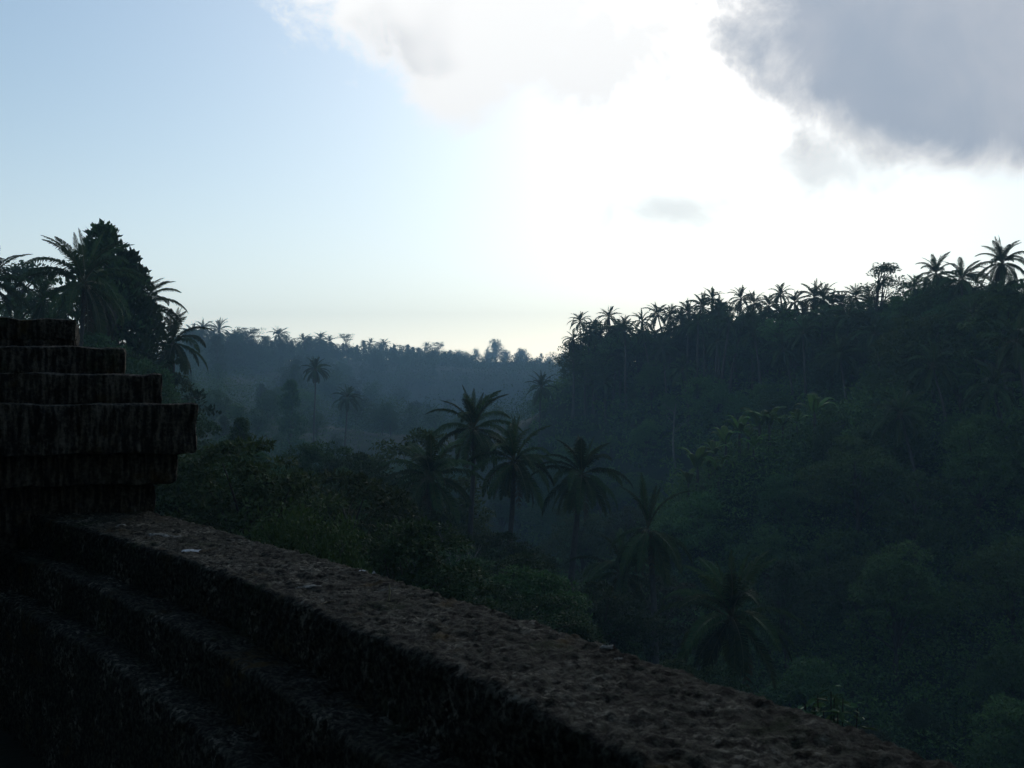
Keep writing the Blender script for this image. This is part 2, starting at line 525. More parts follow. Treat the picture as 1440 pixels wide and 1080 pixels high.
# ------------------------------------------------------------------ the old stone wall round the terrace
HW = 0.62                               # wall top below the eye
top_z = EYE - HW
inn = np.array([(9.48, -4.58), (8.07, -3.27), (6.42, -1.96), (4.77, -.81), (4.22, -.436), (3.61, -.107), (3.03, .28), (2.88, .367), (1.2, 1.35)]) * HW
out = np.array([(9.88, -3.51), (7.21, -1.63), (5.77, -.54), (4.71, .207), (3.71, .753), (3.25, 1.04), (2.866, 1.30), (1.2, 2.30)]) * HW
pin = np.polyfit(inn[:, 0], inn[:, 1], 3); pout = np.polyfit(out[:, 0], out[:, 1], 2)


def wall_sweep(name, profile, step, amp, n_rows, mat, parent, seed):
    """profile: list of (o, z): o = 0 at the inner edge, positive towards the terrace, -1..0 scaled to the wall's width"""
    prof = [np.array(profile[0], float)]
    for a, b in zip(profile[:-1], profile[1:]):
        a = np.array(a, float); b = np.array(b, float)
        ln = math.hypot((b[0] - a[0]) * (0.5 if min(a[0], b[0]) < 0 else 1), b[1] - a[1])
        k = max(1, int(ln / step))
        prof += [a + (b - a) * (q + 1) / k for q in range(k)]
    prof = np.array(prof)
    ys = np.linspace(6.6, 0.25, n_rows)
    ix = np.polyval(pin, ys); oy = ys + 0.26; ox = np.polyval(pout, oy)
    Pi = np.stack([ix, ys], 1); Po = np.stack([ox, oy], 1)
    w = Pi - Po; W = np.linalg.norm(w, axis=1)[:, None]; n = w / W
    o = prof[:, 0]
    xy = Pi[:, None, :] + n[:, None, :] * np.where(o[None, :, None] < 0, o[None, :, None] * W[:, None, :], o[None, :, None])
    z = np.broadcast_to(prof[None, :, 1], (n_rows, len(prof)))
    v = np.concatenate([xy, z[..., None]], 2).reshape(-1, 3)
    pt = np.gradient(prof * np.array([0.5, 1.0]), axis=0)
    pn = np.stack([pt[:, 1], -pt[:, 0]], 1); pn /= np.linalg.norm(pn, axis=1)[:, None] + 1e-9
    pn = -pn
    N3 = np.concatenate([n[:, None, :] * pn[None, :, :1], np.broadcast_to(pn[None, :, 1:], (n_rows, len(prof), 1))], 2).reshape(-1, 3)
    d = fbm(v * 5.0, 3, 0.5, seed) * 0.6 + fbm(v * 30.0, 3, 0.75, seed + 9) * 0.9
    pit = np.clip(fbm(v * 34.0, 2, 0.5, seed + 30) - 0.35, 0, 1)
    v = v + N3 * ((d - pit * 1.6) * amp)[:, None]
    v[:, 2] += fbm(v * 1.7, 2, 0.5, seed + 50) * 0.008
    m = len(prof)
    i, j = np.meshgrid(np.arange(n_rows - 1), np.arange(m - 1), indexing='ij')
    q = np.stack([i * m + j, i * m + j + 1, (i + 1) * m + j + 1, (i + 1) * m + j], -1).reshape(-1, 4)
    return obj(name, mesh_np(name, v, q, mat, True), parent)


wall = thing('boundary_wall', 'low curving wall of dark pitted stone with mossy flat top and stepped inner side', 'wall', (0, 0, 0))


def arc(cx, cz, r, a0, a1, k=5):
    return [(cx + r * math.cos(R(a)), cz + r * math.sin(R(a))) for a in np.linspace(a0, a1, k)]


t0, t1, t2 = top_z, top_z - 0.19, top_z - 0.375
rd = 0.028
coping = wall_sweep('coping', [(-0.9, t1 - 0.06), (-1.0, t1 - 0.06), (-1.0, t0 - 0.05), (-0.985, t0 - 0.02), (-0.95, t0)] + [(-0.05, t0)] + [(-0.012, t0 - 0.008), (0.0, t0 - 0.03)] + [(0.0, t1 - 0.03)],
           0.011, 0.0075, 640, M['stone'], wall, 3)
wall_sweep('ledge', [(-0.93, t2 - 0.05), (-0.93, t1 - 0.05), (-0.9, t1 - 0.012), (-0.02, t1 - 0.012), (0.14, t1)] + arc(0.14, t1 - rd, rd, 80, 5, 4) + [(0.165, t2 - 0.03)],
           0.014, 0.0075, 520, M['stone'], wall, 23)
wall_sweep('ledge', [(-0.9, -3.2), (-0.9, t2 - 0.03), (-0.86, t2 - 0.012), (0.1, t2 - 0.008), (0.27, t2)] + arc(0.275, t2 - rd, rd, 80, 5, 4) + [(0.305, t2 - 0.3), (0.32, -0.3)],
           0.018, 0.008, 420, M['stone'], wall, 43)


def wall_top(px, y):
    d = HW * F / (y - HY)
    return Vector(((px - 720) / F * d, d, top_z + 0.004))


from mathutils.bvhtree import BVHTree
_cm = coping.data
BV = BVHTree.FromPolygons([v.co[:] for v in _cm.vertices], [p.vertices[:] for p in _cm.polygons])


def lichen(px, y, rx, ry, rot, seed):
    """thin crust following the stone"""
    r_ = np.random.default_rng(seed)
    c = wall_top(px, y)
    k, rings = 22, 5
    a = np.arange(k) * 2 * math.pi / k
    rim = 0.7 + 0.35 * np.sin(a * 2 + seed) * r_.random() + 0.35 * (r_.random(k) - 0.3)
    v, f = [], []
    for i in range(rings + 1):
        for j in range(k):
            q = (i + 0.02) / rings * rim[j]
            u, w = rx * q * math.cos(a[j]), ry * q * math.sin(a[j])
            x = c.x + u * math.cos(rot) - w * math.sin(rot); yy = c.y + u * math.sin(rot) + w * math.cos(rot)
            h = BV.ray_cast(Vector((x, yy, 3)), Vector((0, 0, -1)))[0]
            z = h.z if h is not None and h.z > top_z - 0.05 else top_z
            v.append((x, yy, z + (0.0022 if i < rings else -0.004) + (r_.random() - 0.65) * 0.004))
    for i in range(rings):
        for j in range(k): f.append((i * k + j, i * k + (j + 1) % k, (i + 1) * k + (j + 1) % k, (i + 1) * k + j))
    obj('lichen_patch', mesh_np('lichen_patch', v, f, M['lichen' if seed in (3, 7) else 'lichen_grey'], True), wall)


for k, (px, y, rx, ry) in enumerate([(272, 772, .075, .045), (230, 752, .16, .03), (172, 739, .05, .02), (332, 757, .05, .012), (515, 803, .035, .02), (432, 823, .06, .03),
                                     (545, 826, .05, .015), (852, 912, .024, .014), (868, 925, .020, .010)]):
    lichen(px, y, rx, ry, R(-25 + 9 * k), k + 3)

# bits of litter lying on the wall
tw = Geo(); tw.tube([(0, 0, -0.004), (0.004, 0.002, 0.02), (0.002, 0.006, 0.048)], [0.004, 0.0035, 0.002], 5)
obj('twig', tw.mesh('twig', M['litter']), None, wall_top(547, 843), label='tiny pale dry stalk standing upright on the wall top', category='twig')
lf = Geo(); lf.leaves(np.array([[0, 0, 0.004]]), np.array([[1, 0, 0.12]]), np.array([[0, 0.2, 1.0]]), 0.05, 0.022)
lf.leaves(np.array([[0.0, 0, 0.002]]), np.array([[-1, 0.1, 0.05]]), np.array([[0, 0.2, 1.0]]), 0.02, 0.004)
obj('fallen_leaf', lf.mesh('fallen_leaf', M['litter']), None, wall_top(451, 852), (0, 0, R(30)), label='small curled dry leaf near the inner edge of the wall top', category='leaf')

# ------------------------------------------------------------------ stepped pier at the end of the wall
def rough_box(name, wx, wy, z0, z1, mat, amp, seed, res=0.028):
    g = []
    f = []
    n = 0
    hx, hy = wx / 2, wy / 2
    rb = 0.02

    def grid(o, u, v):
        nonlocal n
        nu = max(2, int(np.linalg.norm(u) / res)); nv = max(2, int(np.linalg.norm(v) / res))
        a, b = np.meshgrid(np.linspace(0, 1, nu + 1), np.linspace(0, 1, nv + 1), indexing='ij')
        p = o + a[..., None] * u + b[..., None] * v
        i, j = np.meshgrid(np.arange(nu), np.arange(nv), indexing='ij')
        q = np.stack([i * (nv + 1) + j, (i + 1) * (nv + 1) + j, (i + 1) * (nv + 1) + j + 1, i * (nv + 1) + j + 1], -1).reshape(-1, 4)
        g.append(p.reshape(-1, 3)); f.append(q + n); n += len(g[-1])
    A = np.array
    h = z1 - z0
    grid(A([-hx, -hy, z0]), A([wx, 0, 0]), A([0, 0, h]))
    grid(A([hx, -hy, z0]), A([0, wy, 0]), A([0, 0, h]))
    grid(A([hx, hy, z0]), A([-wx, 0, 0]), A([0, 0, h]))
    grid(A([-hx, hy, z0]), A([0, -wy, 0]), A([0, 0, h]))
    grid(A([-hx, -hy, z1]), A([wx, 0, 0]), A([0, wy, 0]))
    grid(A([-hx, hy, z0]), A([wx, 0, 0]), A([0, -wy, 0]))
    v = np.concatenate(g)
    # round the arrises
    c = A([0, 0, (z0 + z1) / 2]); e = A([hx, hy, h / 2])
    inner = np.clip(v - c, -(e - rb), e - rb)
    dd = (v - c) - inner
    ln = np.linalg.norm(dd, axis=1)[:, None]
    out_ = np.where(ln > rb, dd / (ln + 1e-9) * rb, dd)
    v = c + inner + out_
    sd = seed * 3.1
    off = np.stack([fbm(v * 7 + sd, 4, 0.6, seed), fbm(v * 7 + sd + 40, 4, 0.6, seed + 11), fbm(v * 7 + sd + 80, 4, 0.6, seed + 23)], 1)
    v = v + off * amp
    return mesh_np(name, v, np.concatenate(f), mat, True)


PA = R(23)
pier = thing('stepped_pier', 'stepped stone pier of stacked dark slabs, widest in the middle, at the wall end', 'pier', (-3.474, 6.63, 0), PA)
for k, (a, z0, z1) in enumerate([(0.555, 2.085, 2.216), (0.54, 2.022, 2.088), (0.835, 1.852, 2.025), (1.042, 1.675, 1.856), (1.226, 1.388, 1.678), (1.118, 1.2, 1.392), (1.0, -3.0, 1.205)]):
    obj('tier' if k < 6 else 'shaft', rough_box('tier', 2 * a, 2 * a, z0, z1, M['stone_pier'], 0.011, k * 5 + 2), pier)

# terrace floor inside the wall
fl = Geo()
fys = np.linspace(6.5, -4.0, 40)
a_ = []
for y in fys:
    xi = np.polyval(pin, max(y, 0.3)) - 0.2 + (0.3 - min(y, 0.3)) * 0.62
    a_ += [(xi, y, 0.0), (-9.0, y, 0.0)]
fl.add(np.array(a_), np.array([[2 * i, 2 * i + 1, 2 * i + 3, 2 * i + 2] for i in range(39)]))
obj('terrace', fl.mesh('terrace', M['floor']), kind='structure')

# ------------------------------------------------------------------ plant makers
def unit(n):
    v = rng.normal(size=(n, 3)); return v / np.linalg.norm(v, axis=1)[:, None]


def leaf_clump(g, c, rad, n, leaf, flat=0.7, up=0.75, lift=-0.25):
    d = unit(n); d[:, 2] = np.abs(d[:, 2]) * np.where(rng.random(n) < 0.22, -0.6, 1.0)
    r = rad * (0.55 + 0.5 * rng.random((n, 1)))
    p = c + d * r * np.array([1, 1, flat])
    ax = d * 0.7 + unit(n) * 0.7 + np.array([0, 0, lift])
    nr = d * 0.5 + unit(n) * 0.45 + np.array([0, 0, up])
    ln = leaf * (0.7 + 0.6 * rng.random(n))
    g.leaves(p, ax, nr, ln, ln * 0.5)


def make_broadleaf(H, Rd, base, n_cl, per, leaf, mat, bark, shape='dome', trunk_r=None, clr=0.27, flat=0.7):
    crown = Geo(); tr = Geo()
    trunk_r = trunk_r or H * 0.017
    th = H * (base + (1 - base) * 0.55)
    zs = np.linspace(-0.6, th, 9)
    wig = np.cumsum(rng.normal(size=(9, 2)) * H * 0.012, axis=0)
    tp = np.stack([wig[:, 0], wig[:, 1], zs], 1)
    tr.tube(tp, np.linspace(trunk_r * 1.3, trunk_r * 0.5, 9), 8)
    cs_ = []
    lobes = []
    for k in range(7):
        a = k * 2.4 + rng.random() * 0.8
        q = 0.62 * (0.45 + 0.55 * rng.random()) if k else 0.1
        lobes.append((math.cos(a) * Rd * q, math.sin(a) * Rd * q, H * (base + (1 - base) * ((0.10 + 0.56 * rng.random()) if k else 0.66)), Rd * (0.34 + 0.14 * rng.random())))
    for k in range(n_cl):
        if shape == 'dome':
            lx, ly, lz, lr = lobes[k % 7]
            dv = unit(1)[0]; dv[2] = abs(dv[2]) * (1 if rng.random() < 0.75 else -0.7)
            vz = min(lr * 1.1, H * (1 - base) * 0.34)
            cs_.append((lx + dv[0] * lr, ly + dv[1] * lr, lz + dv[2] * vz))
            continue
        t = rng.random() ** 0.8
        if shape == 'dome': prof = math.sqrt(max(0.0, 1 - (t * 1.0) ** 2.2)) * 0.85 + 0.15
        elif shape == 'oval': prof = math.sin(math.pi * min(0.97, 0.18 + 0.80 * t)) * 0.95 + 0.08
        elif shape == 'cone': prof = (1 - t) ** 0.8 * 0.95 + 0.04
        elif shape == 'flat': t = 0.62 + 0.38 * round(t * 2) / 2 + rng.normal() * 0.03; prof = 1.0 - 0.25 * (t - 0.62)
        else: prof = 1.0
        a = rng.random() * 2 * math.pi
        rr = Rd * prof * (rng.random() ** 0.45) * (0.82 + 0.3 * math.sin(a * 2 + H) * 0.5 + 0.12 * math.sin(a * 5))
        z = H * (base + (1 - base) * t * 0.96)
        cs_.append((math.cos(a) * rr, math.sin(a) * rr, z))
    cs_ = np.array(cs_)
    for k, c in enumerate(cs_):
        cr = Rd * clr * (0.65 + 0.7 * rng.random()) * (0.6 if shape == 'cone' and c[2] > H * 0.75 else 1)
        leaf_clump(crown, c, cr, int(per * (0.7 + 0.6 * rng.random())), leaf, flat, 0.75 if shape != 'cone' else 0.2, -0.25 if shape != 'cone' else 1.1)
        if (k % 3 == 0 and n_cl < 100) or k % 9 == 0 or shape in ('open', 'flat'):
            s0 = tp[min(8, 3 + int(rng.integers(0, 6)))]
            if s0[2] > c[2]: s0 = tp[3]
            mid = s0 * 0.45 + c * 0.55 + np.array([0, 0, 0.06 * H])
            q = np.linspace(0, 1, 6)[:, None]
            curve = (1 - q) ** 2 * s0 + 2 * q * (1 - q) * mid + q * q * c
            tr.tube(curve, np.linspace(trunk_r * 0.42, trunk_r * 0.08, 6), 5)
    return (tr.mesh('trunk', bark, True), crown.mesh('crown', mat))


PROTO = {}


def proto(name, *a, **k): PROTO[name] = (a[0], make_broadleaf(*a, **k))


# near ones (small leaves) and far ones (coarser)
proto('round', 10, 4.2, 0.22, 230, 62, 0.24, M['slope_mid'], M['bark'], clr=0.125, flat=0.5)
proto('round2', 9, 4.6, 0.15, 240, 60, 0.25, M['slope_dark'], M['bark'], clr=0.12, flat=0.5)
proto('tall', 14, 3.4, 0.30, 210, 60, 0.24, M['slope_dark'], M['bark'], 'oval', clr=0.17, flat=0.55)
proto('spread', 9, 5.2, 0.40, 210, 60, 0.23, M['slope_mid'], M['bark'], 'dome', clr=0.12, flat=0.4)
proto('bushy', 5, 3.0, 0.02, 170, 60, 0.20, M['slope_mid'], M['bark'], 'dome', clr=0.13, flat=0.55)
proto('olive', 8, 3.6, 0.20, 180, 58, 0.20, M['leaf_brown'], M['bark'], 'dome', clr=0.13, flat=0.5)
proto('conical', 15, 4.0, 0.16, 240, 25, 0.34, M['leaf_dark'], M['bark'], 'cone', clr=0.12, flat=1.5)
proto('open', 13, 3.0, 0.40, 80, 42, 0.26, M['leaf_dark'], M['bark'], 'oval', clr=0.17)
proto('bright', 3.2, 2.2, 0.05, 70, 300, 0.095, M['slope_dark'], M['bark_pale'], 'dome', clr=0.22)
proto('near_round', 10, 4.2, 0.18, 300, 85, 0.19, M['leaf_near'], M['bark'], clr=0.11, flat=0.5)
proto('near_spread', 9, 5.0, 0.30, 300, 80, 0.19, M['leaf_dark'], M['bark'], 'dome', clr=0.10, flat=0.45)
proto('near_olive', 8, 3.6, 0.15, 270, 80, 0.17, M['leaf_brown'], M['bark'], 'dome', clr=0.11, flat=0.5)
proto('far_round', 11, 5.0, 0.06, 46, 90, 0.48, M['leaf_dark'], M['bark'], clr=0.30)
proto('far_tall', 15, 3.6, 0.08, 46, 80, 0.45, M['leaf_dark'], M['bark'], 'oval', clr=0.33)
proto('far_flat', 15, 6.0, 0.5, 40, 55, 0.42, M['leaf_dark'], M['bark'], 'flat', clr=0.22, flat=0.25)
proto('far_cone', 11, 2.6, 0.05, 46, 80, 0.45, M['leaf_dark'], M['bark'], 'cone', clr=0.34)


def plant_tree(kind, loc, scale, label, group=None, name='broadleaf_tree', cat='tree', rz=None, sxy=1.0):
    H, (tm, cm) = PROTO[kind]
    r = thing(name, label, cat, loc, random.uniform(0, 6.28) if rz is None else rz, 1.0, group)
    r.scale = (scale * sxy, scale * sxy, scale)
    obj('trunk', tm, r); obj('crown', cm, r)
    return r


def tree_top_at(kind, px, y, d, label, group=None, name='broadleaf_tree', sxy=1.0, sink=0.0):
    p = at(px, y, d)
    g = gz1(p.x, p.y) - sink
    s = max(0.25, (p.z - g) / PROTO[kind][0])
    return plant_tree(kind, (p.x, p.y, g), s, label, group, name, sxy=sxy)


# ---- coconut palms: every frond its own part
def make_frond(L, e0, bend, droop, mat, n=40, w=0.09, ll=0.85, sparse=0.0, fwd=0.62):
    g = Geo()
    k = 16
    s_ = np.linspace(0, 1, k)
    ang = R(e0) - R(bend) * s_ ** 1.25
    dx = np.cos(ang) * L / (k - 1); dz = np.sin(ang) * L / (k - 1)
    x = np.concatenate([[0], np.cumsum(dx[:-1])]); z = np.concatenate([[0], np.cumsum(dz[:-1])])
    y = 0.10 * L * (s_ ** 2) * rng.normal() * 0.5
    pts = np.stack([x, y, z], 1)
    g.tube(pts, np.linspace(0.045, 0.012, k), 4)
    nr = g.n
    u = np.linspace(0.14, 0.995, int(n * 1.3))
    keep = rng.random(len(u)) >= sparse
    u = u[keep]
    P = np.stack([np.interp(u, s_, pts[:, i]) for i in range(3)], 1)
    T = np.stack([np.interp(u, s_, np.gradient(pts, axis=0)[:, i]) for i in range(3)], 1); T /= np.linalg.norm(T, axis=1)[:, None]
    up = np.stack([-T[:, 2], 0 * T[:, 0], T[:, 0]], 1)
    prof = np.clip(np.sin(np.pi * np.clip(u * 0.93 + 0.05, 0, 1)) ** 0.8, 0.12, 1) * ll
    for sgn in (-1, 1):
        side = np.array([0, sgn, 0])
        d0 = T * fwd + side * 0.75 + up * 0.28 + rng.normal(size=P.shape) * 0.07
        d0 /= np.linalg.norm(d0, axis=1)[:, None]
        m = P + d0 * prof[:, None] * 0.5
        d1 = d0 + np.array([0, 0, -1.0]) * droop * (0.7 + 0.6 * rng.random((len(u), 1)))
        d1 /= np.linalg.norm(d1, axis=1)[:, None]
        e = m + d1 * prof[:, None] * 0.5
        wv = T * w * 0.5
        v = np.stack([P - wv * 0.7, P + wv * 0.7, m + wv, m - wv, e + wv * 0.15, e - wv * 0.15], 1).reshape(-1, 3)
        b = np.arange(len(u))[:, None] * 6
        g.add(v, np.concatenate([b + np.array([0, 1, 2, 3]), b + np.array([3, 2, 4, 5])]))
    V = np.concatenate(g.v); Fq = np.concatenate(g.f)
    mi = np.where(Fq.min(axis=1) < nr, 1, 0)
    return mesh_np('frond', V, Fq, [mat, M['rachis']], False, mi)


FROND = {
    'spear': [make_frond(3.3, 86, 16, 0.3, M['palm'], 32, 0.06, 0.45, 0, 1.3) for _ in range(2)],
    'up': [make_frond(3.8, 70, 60, 0.7, M['palm'], 38, 0.08, 0.65, 0, 0.9) for _ in range(3)],
    'mid': [make_frond(4.2, 48, 84, 1.0, M['palm'], 42, 0.09, 0.78, 0, 0.75) for _ in range(3)],
    'out': [make_frond(4.3, 22, 84, 1.5, M['palm'], 42) for _ in range(3)],
    'low': [make_frond(4.1, -8, 70, 1.8, M['palm'], 40) for _ in range(3)],
    'hang': [make_frond(3.7, -40, 45, 1.2, M['palm'], 38) for _ in range(2)],
    'dry': [make_frond(3.3, -62, 24, 0.9, M['palm_dry'], 30, 0.06, 0.7, 0.3) for _ in range(2)],
}


def make_palm_trunk(lean, curve):
    g = Geo()
    k = 26
    t = np.linspace(0, 1, k)
    z = -0.05 + 1.05 * t
    x = lean * (t ** (1.0 + curve))
    rad = 0.15 * (1.45 - 0.75 * t + 0.5 * np.exp(-t * 14)) * (1 + 0.05 * (np.arange(k) % 2))
    g.tube(np.stack([x * 10, 0.02 * np.sin(t * 5) * 10, z * 10], 1), rad, 8)
    return g.mesh('trunk', M['palm_bark'], True)


PTRUNK = [(l, make_palm_trunk(l, c)) for l, c in ((0.03, 0.3), (0.10, 0.8), (0.18, 0.6), (0.06, 1.2), (0.3, 0.3))]
cg = Geo()
for k in range(9):
    c = np.array([math.cos(k * 2.4) * 0.26, math.sin(k * 2.4) * 0.26, -0.15 - 0.1 * (k % 3)])
    th_ = np.linspace(0, math.pi, 6)
    cg.tube(np.stack([c[0] + 0 * th_, c[1] + 0 * th_, c[2] + 0.14 * np.cos(th_)], 1), np.sin(th_) * 0.11 + 0.002, 7)
NUTS = cg.mesh('coconut_cluster', M['rachis'], True)
PALM_FULL = [('spear', 3), ('up', 6), ('mid', 4), ('out', 5), ('low', 7), ('hang', 6), ('dry', 3)]
PALM_LITE = [('spear', 2), ('up', 5), ('mid', 5), ('out', 4), ('low', 5), ('hang', 4)]


def palm(px, y, d, label, group=None, L=0.82, full=False, trunk=None, az=None, hmin=3.0, hmax=18.0, recipe=None):
    """coconut palm whose crown centre stands at that place; trunk reaches down to the ground"""
    p = at(px, y, d)
    vi = random.randrange(4) if trunk is None else trunk
    ln, tm = PTRUNK[vi]
    az = random.uniform(0, 6.28) if az is None else az
    h = p.z - gz1(p.x, p.y)
    h = max(hmin, min(hmax, h))
    bx, by = p.x - math.cos(az) * ln * h, p.y - math.sin(az) * ln * h
    h = max(hmin, min(hmax, p.z - gz1(bx, by)))
    r = thing('coconut_palm', label, 'palm', (bx, by, p.z - h), az, 1.0, group)
    obj('trunk', tm, r, scale=(h / 10, h / 10 if h > 8 else 0.8, h / 10) if False else (h / 10, 1, h / 10))
    tip = Vector((ln * h, 0.02 * math.sin(5) * 10, h))
    obj('coconut_cluster', NUTS, r, tip, scale=L)
    a = random.uniform(0, 6.28)
    for kind, cnt in (recipe or (PALM_FULL if full else PALM_LITE)):
        for q in range(cnt):
            a += 2.399 + random.uniform(-0.3, 0.3)
            s = L * random.uniform(0.88, 1.1)
            obj('frond', random.choice(FROND[kind]), r, tip + Vector((0, 0, random.uniform(-0.1, 0.1))),
                (random.uniform(-0.2, 0.2), random.uniform(-0.16, 0.16), a), s)
    return r


# palms of the valley below the wall, each told apart
palm(662, 603, 64, 'tallest coconut palm of the clump on the near slope, arching crown above the others', full=True, trunk=0)
palm(721, 649, 60, 'coconut palm with a wide drooping crown beside the tallest palm of the clump', full=True, trunk=0)
palm(817, 668, 62, 'coconut palm with slender leaning bare trunk standing alone against the misty valley', full=True, trunk=3, az=0.3)
palm(600, 672, 56, 'dark shaggy coconut palm half sunk in trees at the broadleaf end of the clump', full=True, trunk=1)
palm(907, 745, 54, 'coconut palm with closed upright spear and skirt of hanging fronds, low on the slope', full=True, trunk=1, az=2.2,
     recipe=[('spear', 5), ('up', 2), ('low', 6), ('hang', 10), ('dry', 4)])
palm(1032, 868, 42, 'low young coconut palm with arching fronds just beyond the wall top', full=True, trunk=0, L=0.85)
palm(872, 805, 58, 'small coconut palm mostly hidden behind the palm with the hanging skirt', trunk=1, L=0.8)
# palms on the near hill behind the pier
palm(112, 398, 62, 'large coconut palm in front of the dark conical tree above the stepped pier', full=True, trunk=0, L=1.05)
palm(203, 428, 74, 'coconut palm peering out from behind the dark conical tree', full=True, trunk=1)
palm(-12, 398, 60, 'coconut palm cut by the picture edge above the stepped pier', full=True, trunk=1)
palm(62, 425, 72, 'coconut palm with pale drooping fronds left of the dark conical tree', full=True, trunk=0)
palm(238, 482, 78, 'short coconut palm below the dark conical tree where the near hill drops', full=True, trunk=1, L=0.85)
tree_top_at('conical', 140, 314, 70, 'tall dark dense conical tree behind the palms over the pier', name='conical_tree', sxy=1.45)
tree_top_at('conical', 180, 352, 71, 'lower dark conical tree grown against the tall dark one', name='conical_tree', sxy=1.5)
tree_top_at('open', 30, 362, 105, 'airy hazy tree with thin twigs behind the pier palms', name='airy_tree', sxy=1.4)
tree_top_at('round', 15, 415, 95, 'round hazy tree behind the palm at the pier', sxy=1.1)

# unseen big trees, added behind the terrace to shade the wall's inner faces
for k, (x, y, H) in enumerate([(-9, -4.5, 15), (-5, -6, 17), (0.5, -6.5, 16), (5, -6, 14), (-13, -1, 14), (10, -8, 15), (-2.5, -9, 18)]):
    kd = ('near_round', 'tall', 'near_spread')[k % 3]
    plant_tree(kd, (x, y, gz1(x, y)), H / PROTO[kd][0], 'big unseen tree added behind the terrace to shade the wall', 'unseen trees added behind the terrace for shade', 'added_shade_tree')
# skyline palms of the ridge across the valley
SKY = [(817, 452, 198), (857, 446, 192), (880, 456, 194), (905, 452, 186), (924, 442, 182), (942, 443, 180), (957, 446, 178), (1001, 420, 170), (1013, 432, 172), (990, 432, 168),
       (1041, 420, 165), (1062, 427, 163), (1099, 414, 156), (1080, 430, 160), (1120, 425, 154), (1147, 418, 150), (1157, 421, 148), (1172, 428, 146), (1187, 427, 144), (1204, 418, 142),
       (1222, 428, 140), (1317, 385, 122), (1290, 405, 128), (1357, 392, 116), (838, 462, 190), (970, 440, 176)]
ORD = ['first', 'second', 'third', 'fourth', 'fifth', 'sixth', 'seventh', 'eighth', 'ninth', 'tenth', 'eleventh', 'twelfth', 'thirteenth', 'fourteenth', 'fifteenth', 'sixteenth', 'seventeenth',
       'eighteenth', 'nineteenth', 'twentieth', 'twenty-first', 'twenty-second', 'twenty-third', 'twenty-fourth', 'twenty-fifth', 'twenty-sixth']
for k, (px, y, d) in enumerate(sorted(SKY)):
    palm(px, y, d, 'slender coconut palm, ' + ORD[k] + " along the ridge skyline from the ridge's low end", 'skyline palms of the ridge across the valley', L=random.uniform(0.60, 0.86), hmin=6, hmax=16)
for k in range(24):
    px = 806 + 420 * (k + random.random()) / 24
    palm(px, float(np.interp(px, [806, 870, 960, 1000, 1100, 1230], [468, 464, 460, 442, 436, 436])) + random.uniform(-4, 16), float(np.interp(px, [806, 1000, 1230], [194, 166, 136])) + random.uniform(-8, 4),
         'coconut palm with drooping crown packed just below the ridge skyline', 'palms packed below the ridge skyline', L=random.uniform(0.6, 0.85), hmin=6, hmax=14,
         recipe=[('spear', 1), ('up', 3), ('mid', 4), ('out', 5), ('low', 5), ('hang', 5)])
palm(1413, 370, 104, 'big ragged coconut palm topping the highest end of the ridge skyline', L=0.85, full=True)
palm(762, 545, 188, 'lone coconut palm leaning out at the foot end of the ridge across the valley', L=0.95)
# palms down the slope across the valley
for px, y, d, tr_ in [(1266, 583, 88, 2), (1312, 515, 98, 2), (1430, 482, 84, 1), (1180, 500, 118, 1), (1100, 492, 140, 2), (1130, 470, 135, 0), (1230, 470, 122, 1), (1370, 450, 104, 0),
                      (1010, 480, 158, 0), (930, 490, 170, 1), (870, 500, 182, 0), (1060, 470, 150, 1), (1290, 470, 112, 0), (1395, 545, 88, 2), (850, 540, 180, 0), (960, 520, 156, 1), (1410, 420, 98, 0)]:
    palm(px, y, d, 'coconut palm with long thin trunk growing down the slope across the valley', 'palms down the slope across the valley', trunk=tr_, az=random.uniform(2.6, 3.6), hmin=6, hmax=14)
# palms on the far ridge
palm(442, 520, 190, 'hazy coconut palm standing tall before the far ridge beside a dark cone-shaped tree', full=True, trunk=0, hmin=12)
palm(487, 560, 186, 'hazy coconut palm with spread fronds at the misty foot of the far ridge', trunk=1)
for k, (px, y, d) in enumerate(sorted([(285, 463, 265), (307, 465, 268), (270, 470, 262), (427, 480, 310), (450, 477, 325), (392, 472, 300), (330, 474, 280), (463, 481, 330), (540, 484, 380), (600, 487, 410), (520, 484, 360)], reverse=True)):
    palm(px, y, d, 'small hazy coconut palm, ' + ORD[k] + ' along the far ridge skyline from its dropping end', 'palms on the far ridge skyline', L=random.uniform(1.35, 1.7), hmin=10, hmax=26)

# single trees
tree_top_at('open', 1246, 366, 132, 'tall airy tree with see-through crown rising over the ridge palms', name='airy_tree', sxy=1.35)
tree_top_at('round', 1300, 385, 126, 'bushy round tree beside the airy tree on the ridge skyline')
tree_top_at('round2', 1345, 395, 118, 'broad dense tree on the ridge skyline before the highest palm')
tree_top_at('round', 1425, 392, 98, 'large dense green tree at the highest end of the ridge', sxy=1.2)
tree_top_at('far_cone', 410, 532, 195, 'dark cone-shaped tree before the far ridge', name='conical_tree')
tree_top_at('far_flat', 352, 462, 290, 'flat-topped layered tree on the far ridge skyline, the broader one', name='flat_topped_tree', sxy=1.0)
tree_top_at('far_flat', 487, 470, 340, 'small flat-topped layered tree on the far ridge skyline', name='flat_topped_tree', sxy=0.8)
tree_top_at('far_flat', 615, 482, 425, 'flat-topped tree at the dropping end of the far ridge', name='flat_topped_tree', sxy=0.8)
tree_top_at('far_round', 697, 476, 600, 'big round hazy tree at the head of the valley', sxy=1.0)
tree_top_at('far_cone', 741, 572, 300, 'tiny pointed tree in the misty valley bottom', name='conical_tree', sxy=0.7)
tree_top_at('olive', 590, 600, 72, 'dark bushy tree behind the tallest palm of the clump', sxy=1.0)
tree_top_at('bright', 432, 745, 17, 'bright yellow-green leafy bush just below the wall', name='leafy_bush', sxy=0.55)

